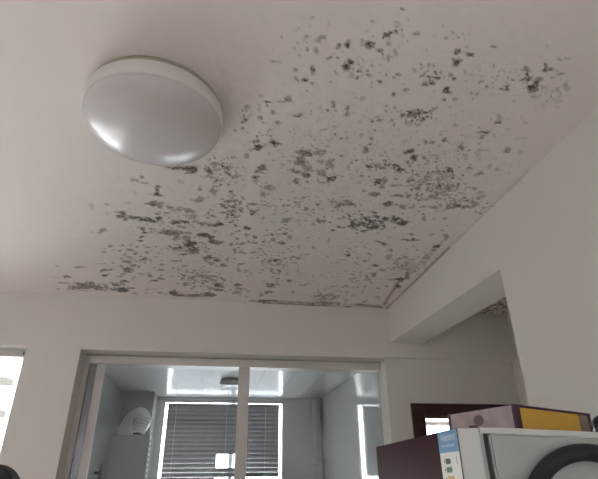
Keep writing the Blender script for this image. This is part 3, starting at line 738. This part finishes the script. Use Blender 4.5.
struct(box('trim_1', -.685, KX1, KY - .022, KY, KZ - .022, KZ, M['upvc'], None, .004), 'white cove strip along the far kitchen ceiling edge', 'trim')
# boxed column in the far left corner
struct(box('wall_column', KX0 - .002, -.687, 5.86, KY, 0, KZ, M['gtile']), 'boxed tiled column in the far left kitchen corner', 'wall')

# blind
BX0, BX1 = -.553, .790
vb = tag(empty('venetian_blind', (0.12, KY - .035, EYE)), 'grey venetian blind hanging in the kitchen window', 'blind')


def slat_mesh(x0, x1, name):
    bm = bmesh.new()
    half, th, tilt = .026, .0012, math.radians(-64.8)
    prof = []
    for s in (-1, -.5, 0, .5, 1):
        prof.append((s * half, .003 * (1 - s * s)))
    up = [(y, z + th) for y, z in prof]
    ring = prof + up[::-1]
    ct, st = math.cos(tilt), math.sin(tilt)
    ring = [(y * ct - z * st, y * st + z * ct) for y, z in ring]
    A = [bm.verts.new((x0, y, z)) for y, z in ring]
    B = [bm.verts.new((x1, y, z)) for y, z in ring]
    bm.faces.new(A)
    bm.faces.new(B[::-1])
    for k in range(len(ring)):
        bm.faces.new([A[k], A[(k + 1) % len(ring)], B[(k + 1) % len(ring)], B[k]])
    bmesh.ops.recalc_face_normals(bm, faces=bm.faces)
    me = bpy.data.meshes.new(name)
    bm.to_mesh(me)
    bm.free()
    me.materials.append(M['slat'])
    return me


PITCHS = .0485
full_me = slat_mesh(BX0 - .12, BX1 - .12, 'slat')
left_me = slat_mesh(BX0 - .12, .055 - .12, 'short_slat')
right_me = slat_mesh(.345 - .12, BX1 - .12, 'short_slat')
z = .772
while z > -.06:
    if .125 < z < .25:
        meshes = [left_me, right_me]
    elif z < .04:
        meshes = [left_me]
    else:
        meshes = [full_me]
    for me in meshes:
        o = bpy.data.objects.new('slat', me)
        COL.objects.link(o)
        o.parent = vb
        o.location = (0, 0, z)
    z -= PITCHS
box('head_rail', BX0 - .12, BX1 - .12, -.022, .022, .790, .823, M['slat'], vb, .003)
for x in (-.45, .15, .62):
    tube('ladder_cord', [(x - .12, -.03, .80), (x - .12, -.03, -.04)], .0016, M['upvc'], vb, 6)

# drain pipe in the right corner of the kitchen
dp = tag(empty('drain_pipe', (1.255, KY - .055, 0)), 'white plastic drain pipe in the far right kitchen corner', 'pipe')
tube('pipe', [(0, 0, 0), (0, 0, KZ)], .048, M['pipe'], dp, 24)
for zz in (.62, 1.56, 2.27):
    lathe('collar', [(.048, 0), (.055, .002), (.055, .05), (.048, .052)], M['pipe'], dp, 24, (0, 0, zz - .026 if zz < 2.2 else zz - .05))

# kitchen ceiling lamp
kl = tag(empty('kitchen_ceiling_lamp', (.15, 5.02, KZ)), 'small round flush lamp on the kitchen ceiling', 'lamp')
lathe('base', [(0, 0), (.105, 0), (.105, -.028), (.0, -.028)], M['grout'], kl, 40)
lathe('shade', [(.118, -.024), (.120, -.034), (.105, -.056), (.07, -.068), (0, -.072)], M['lampw'], kl, 40)

# water heater on the column
wh = tag(empty('water_heater', (-.80, 5.44, 1.15)), 'pale grey box water heater below the silver duct', 'water heater')
box('body', -.185, .185, -.14, 0, 0, .655, M['heater'], wh, .012)
box('wall_bracket', -.226, -.185, -.10, -.05, .20, .26, M['heater'], wh)
for i in range(12):
    box('vent_slot', .185, .1875, -.12, -.02, .06 + i * .048, .078 + i * .048, M['vent'], wh)
lathe('flue_collar', [(.05, 0), (.05, .02), (.046, .02), (.046, 0)], M['chrome'], wh, 24, (.055, -.07, .655))

# foil duct
ctrl = [(-.745, 5.37, 1.828), (-.728, 5.37, 1.89), (-.725, 5.39, 1.955), (-.765, 5.42, 1.985), (-.825, 5.46, 1.945), (-.875, 5.50, 1.86), (-.905, 5.53, 1.76), (-.915, 5.55, 1.62), (-.915, 5.56, 1.2)]
pts = []
rad = []
for i in range(len(ctrl) - 1):
    p0, p1, p2, p3 = [Vector(ctrl[max(0, min(len(ctrl) - 1, i + k))]) for k in (-1, 0, 1, 2)]
    for k in range(14):
        t = k / 14
        pts.append(.5 * ((2 * p1) + (p2 - p0) * t + (2 * p0 - 5 * p1 + 4 * p2 - p3) * t * t + (3 * p1 - p0 - 3 * p2 + p3) * t ** 3))
        rad.append(.086 + (.005 if len(rad) % 4 < 2 else -.005))
rad[0] = rad[1] = rad[2] = .052
rad[3] = .062
for k in range(4, 20):
    rad[k] = .062 + (rad[k] - .062) * (k - 3) / 17
du = tube('exhaust_duct', pts, rad, M['foil'], None, 20)
tag(du, 'silver foil flexible duct bending down from the heater', 'duct')

# small black valve on the left kitchen wall
gv = tag(empty('gas_valve', (KX0, 5.02, 1.46)), 'small black valve on the left kitchen wall', 'valve')
tube('stem', [(0, 0, 0), (.05, 0, 0)], .012, M['black'], gv, 12)
tube('pipe', [(.05, 0, -.20), (.05, 0, .02)], .012, M['black'], gv, 12)
box('lever', .045, .062, -.012, .012, -.02, .075, M['black'], gv, .004)

# ------------------------------------------------------------------ room beyond the wooden door
struct(box('wall_side_room_left', 1.452, 1.47, D + .3, 5.7, 0, 2.4, M['paint']), 'white wall inside the room beyond the dark door', 'wall')
struct(box('wall_side_room_right', 3.5, 3.6, D + .3, 5.7, 0, 2.4, M['paint']), 'white right wall inside the room beyond the dark door', 'wall')
struct(box('ceiling_side_room', 1.452, 3.6, D + .3, 5.7, 2.4, 2.46, M['paint']), 'white ceiling of the room beyond the dark door', 'ceiling')


def solid_s(x, z):
    return not (1.75 < x < 3.35 and .9 < z < 1.99)


ws = wall_holes('wall_side_room_far', [1.452, 1.75, 3.35, 3.6], [0, .9, 1.99, 2.46], solid_s, 5.7, 5.85, M['paint'])
ws['label'] = 'white far wall with a window beyond the dark door'
ws['category'] = 'wall'
w3 = struct(empty('window_3', (1.75, 5.78, .9)), 'bright window of the room beyond the dark door', 'window')
for a, b, c, e in ((1.75, 3.35, .9, .94), (1.75, 3.35, 1.95, 1.99), (1.75, 1.79, .94, 1.95), (3.0, 3.04, .94, 1.95), (3.31, 3.35, .94, 1.95)):
    part('frame_bar', a, b, 5.76, 5.81, c, e, M['upvc'], w3)
for a, b in ((1.79, 3.0), (3.04, 3.31)):
    part('pane', a, b, 5.783, 5.787, .94, 1.95, M['wglass'], w3, 0)

# wooden door frame
d2 = struct(empty('door_2', (1.86, D, 0)), 'dark mahogany door frame behind the refrigerator', 'door')
yw = PY
part('casing', 1.434, 1.529, yw - .022, yw, 0, 1.893, M['wood'], d2, .005)
part('casing', 2.238, 2.326, yw - .022, yw, 0, 1.893, M['wood'], d2, .005)
part('casing', 1.529, 2.238, yw - .022, yw, 1.803, 1.893, M['wood'], d2, .005)
part('jamb', PX0, PX0 + .02, yw, D + .30, 0, PZ, M['wood'], d2)
part('jamb', PX1 - .02, PX1, yw, D + .30, 0, PZ, M['wood'], d2)
part('jamb', PX0 + .02, PX1 - .02, yw, D + .30, PZ - .02, PZ, M['wood'], d2)

# ------------------------------------------------------------------ buildings outside
ab = tag(empty('apartment_building', (-9.5, 15.0, 0)), 'pale apartment block across the street seen through the left window', 'building')
box('wall', -6, 6, 0, 6, -8, 14, M['facade'], ab)
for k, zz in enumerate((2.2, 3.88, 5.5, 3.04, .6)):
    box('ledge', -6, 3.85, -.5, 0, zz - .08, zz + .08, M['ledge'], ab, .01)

# ------------------------------------------------------------------ ceiling lamp
LX, LY, LR = -.277, 1.383, .237
cl = tag(empty('ceiling_lamp', (LX, LY, CEIL)), 'large round white dome lamp on the mouldy ceiling', 'ceiling lamp')
lathe('base_plate', [(0, 0), (LR - .010, 0), (LR - .008, -.024), (0, -.024)], M['lampbase'], cl, 96)
lathe('rim', [(LR - .012, -.019), (LR - .005, -.020), (LR, -.026), (LR, -.070), (LR - .005, -.080), (LR - .012, -.080), (LR - .012, -.019)], M['lamprim'], cl, 128)
dome = []
for k in range(25):
    t = k / 24 * math.pi / 2
    dome.append(((LR - .004) * math.cos(t) ** .85 if k < 24 else 0, -.077 - .080 * math.sin(t)))
lathe('diffuser', dome, M['lampw'], cl, 128)

# ------------------------------------------------------------------ refrigerator
FA = math.radians(-3.3)
fr = tag(empty('refrigerator', (.465, .932, 0), FA), 'refrigerator with dark maroon front and pale grey side', 'refrigerator')
FH = EYE + .085
FW = .62
# local axes: +x = depth towards the wall, +y = along the front
fd = box('door', 0.002, .046, 0, FW, .62, FH, M['fridgew'], fr, .003)
box('front_panel', 0, .002, 0, FW, .62, FH, M['red'], fd, .0005)
fd2 = box('door', 0.002, .046, 0, FW, .06, .605, M['fridgew'], fr, .003)
box('front_panel', 0, .002, 0, FW, .06, .605, M['red'], fd2, .0005)
box('door_liner', .046, .056, .006, FW - .006, .63, FH - .008, M['fridge'], fd, .002)
box('gasket', .056, .066, .010, FW - .01, .63, FH - .012, M['gasket'], fd, .001)
box('gasket', .046, .066, .010, FW - .01, .07, .60, M['gasket'], fd2, .001)
prism('body', [(.066, .04), (.64, .04), (.64, FH - .034), (.066, FH - .0105)], 'y', 0, FW, M['fridge'], fr, .003)
prism('top_panel', [(.050, FH - .009), (.64, FH - .033), (.64, FH - .021), (.09, FH + .0015), (.050, FH + .0015)], 'y', .004, FW - .004, M['fridgew'], fr, .002)
tube('hinge_pin', [(.045, .02, FH - .004), (.045, .02, FH + .006)], .008, M['chrome'], fr, 14)
for x in (.10, .60):
    for y in (.05, FW - .05):
        lathe('foot', [(0, 0), (.02, 0), (.02, .04), (0, .04)], M['black'], fr, 16, (x, y, 0))

# energy label on the near edge of the front
el = empty('energy_label')
el.parent = fr
el['label'] = 'blue and white energy label with coloured rating bars'
LT = FH - .001
box('backing', -.0006, 0, .0, .098, LT - .155, LT, M['white'], el)
box('header', -.0010, -.0006, .0, .098, LT - .040, LT, M['blue'], el)


def text(name, body, size, y, z, material, parent, x=-.0012, align='LEFT'):
    cu = bpy.data.curves.new(name, 'FONT')
    cu.body = body
    cu.size = size
    cu.align_x = align
    tmp = bpy.data.objects.new(name, cu)
    COL.objects.link(tmp)
    dg = bpy.context.evaluated_depsgraph_get()
    me = bpy.data.meshes.new_from_object(tmp.evaluated_get(dg))
    bpy.data.objects.remove(tmp)
    me.materials.clear()
    me.materials.append(material)
    o = bpy.data.objects.new(name, me)
    COL.objects.link(o)
    o.parent = parent
    # reads from the far edge (image left) to the near edge, facing -x
    o.matrix_local = Matrix(((0, 0, -1, x), (-1, 0, 0, y), (0, 1, 0, z), (0, 0, 0, 1)))
    return o


text('header_text', '中国能效标识', .0125, .084, LT - .018, M['white'], el)
text('header_text', 'CHINA ENERGY LABEL', .0066, .084, LT - .030, M['white'], el)
bars = [('bar_dark_green', (.02, .07, .035), .022), ('bar_green', (.05, .16, .06), .024), ('bar_yellow', (.60, .45, .08), .030),
        ('bar_orange', (.55, .20, .08), .036), ('bar_red', (.42, .03, .04), .043)]
for k, (nm, c, wd) in enumerate(bars):
    zz = LT - .056 - k * .0155
    y1 = .072
    prism('rating_bar', [(y1, zz - .005), (y1, zz + .005), (y1 - wd, zz + .005), (y1 - wd - .005, zz), (y1 - wd, zz - .005)],
          'x', -.0010, -.0006, mat(nm, c, .5), el)
    box('rating_mark', -.0010, -.0006, .077, .080, zz - .002, zz + .002, M['gasket'], el)
text('rating_digit', '1', .020, .020, LT - .062, M['gasket'], el, -.0009)

# ------------------------------------------------------------------ box on the refrigerator
ex, ey = Vector((.239, .07)).normalized(), None
ba = math.atan2(.07, .239)
gb = tag(empty('gift_box', (.640, 1.005, FH + .0025), ba), 'lavender card box with mustard yellow end on top of the refrigerator', 'box')
gb.rotation_euler = (0, math.radians(2.2), ba)
BW, BD, BH = .247, .205, .053
box('body', .0, BW, .004, BD, 0, BH, M['lav'], gb, .002)
box('yellow_panel', .017, BW - .040, -.001, .004, .002, BH - .004, M['yellow'], gb, .001)
box('worn_panel', BW - .040, BW - .007, -.001, .004, .002, BH - .004, M['worn'], gb, .001)
box('edge_strip', -.001, .017, -.003, .004, 0, BH + .001, M['plum'], gb, .001)
box('edge_strip', BW - .007, BW + .001, -.003, .004, 0, BH + .001, M['plum'], gb, .001)
box('edge_strip', .017, BW - .007, -.003, .004, BH - .004, BH + .001, M['plum'], gb, .001)
box('edge_strip', -.001, .003, BD - .008, BD + .001, 0, BH + .001, M['plum'], gb, .001)
bm = bmesh.new()
ring = [bm.verts.new((-.0012, .105 + .016 * math.cos(k * math.pi / 12), .030 + .012 * math.sin(k * math.pi / 12))) for k in range(24)]
r2 = [bm.verts.new((.0, v.co.y, v.co.z)) for v in ring]
bm.faces.new(ring)
for k in range(24):
    bm.faces.new([ring[k], ring[(k + 1) % 24], r2[(k + 1) % 24], r2[k]])
link_mesh('medallion', bm, M['medal'], gb)

# bottle on the refrigerator, right of the box
bo = tag(empty('bottle', (.972, 1.12, FH - .010)), 'dark green bottle standing right of the lavender box', 'bottle')
bo.rotation_euler = (0, math.radians(2.2), 0)
lathe('glass_body', [(0, 0), (.040, 0), (.043, .004), (.043, .045), (.039, .052), (.020, .064), (.0135, .072), (.0135, .082), (0, .082)], M['bottle'], bo, 40)
lathe('cap', [(.0135, .074), (.0155, .074), (.0155, .096), (0, .097)], M['black'], bo, 32)

# black ring on the side of the refrigerator
ca, sa = math.cos(FA), math.sin(FA)
cx, cz = .242, 1.30
lp = [(cx + .140 * math.cos(t * 2 * math.pi / 72), -.0165, cz + .140 * math.sin(t * 2 * math.pi / 72)) for t in range(72)]
ring = tube('hose_ring', lp, .0158, M['rubber'], None, 18, closed=True)
ring.location = (.465, .932, 0)
ring.rotation_euler = (0, 0, FA)
tag(ring, 'thick black rubber ring against the pale side of the refrigerator', 'hose')

# ------------------------------------------------------------------ black chair at the lower left
ch = tag(empty('office_chair', (-.54, 1.14, 0)), 'black high-back chair showing only its rounded top corner at lower left', 'chair')
prism('backrest', rounded(-.24, .24, .62, 1.425, .045), 'y', -.25, -.19, M['black'], ch, .012)
prism('seat', rounded(-.25, .25, -.22, .26, .06), 'z', .44, .52, M['black'], ch, .012)
box('back_bracket', -.04, .04, -.21, -.17, .40, .70, M['black'], ch, .005)
tube('gas_column', [(0, 0, .09), (0, 0, .44)], .028, M['chrome'], ch, 18)
for s in (-1, 1):
    tube('armrest', [(s * .25, .12, .46), (s * .29, .12, .50), (s * .29, .12, .68), (s * .29, .05, .70), (s * .29, -.15, .70)], .018, M['black'], ch, 12)
for k in range(5):
    a = math.radians(90 + 72 * k)
    tube('leg', [(0, 0, .10), (.30 * math.cos(a), .30 * math.sin(a), .075)], [.024, .016], M['black'], ch, 12)
    c = lathe('caster', [(0, -.018), (.026, -.018), (.028, -.012), (.028, .012), (.026, .018), (0, .018)], M['black'], ch, 20)
    c.matrix_local = Matrix.Translation((.30 * math.cos(a), .30 * math.sin(a), .0285)) @ Matrix.Rotation(a, 4, 'Z') @ Matrix.Rotation(math.pi / 2, 4, 'X')
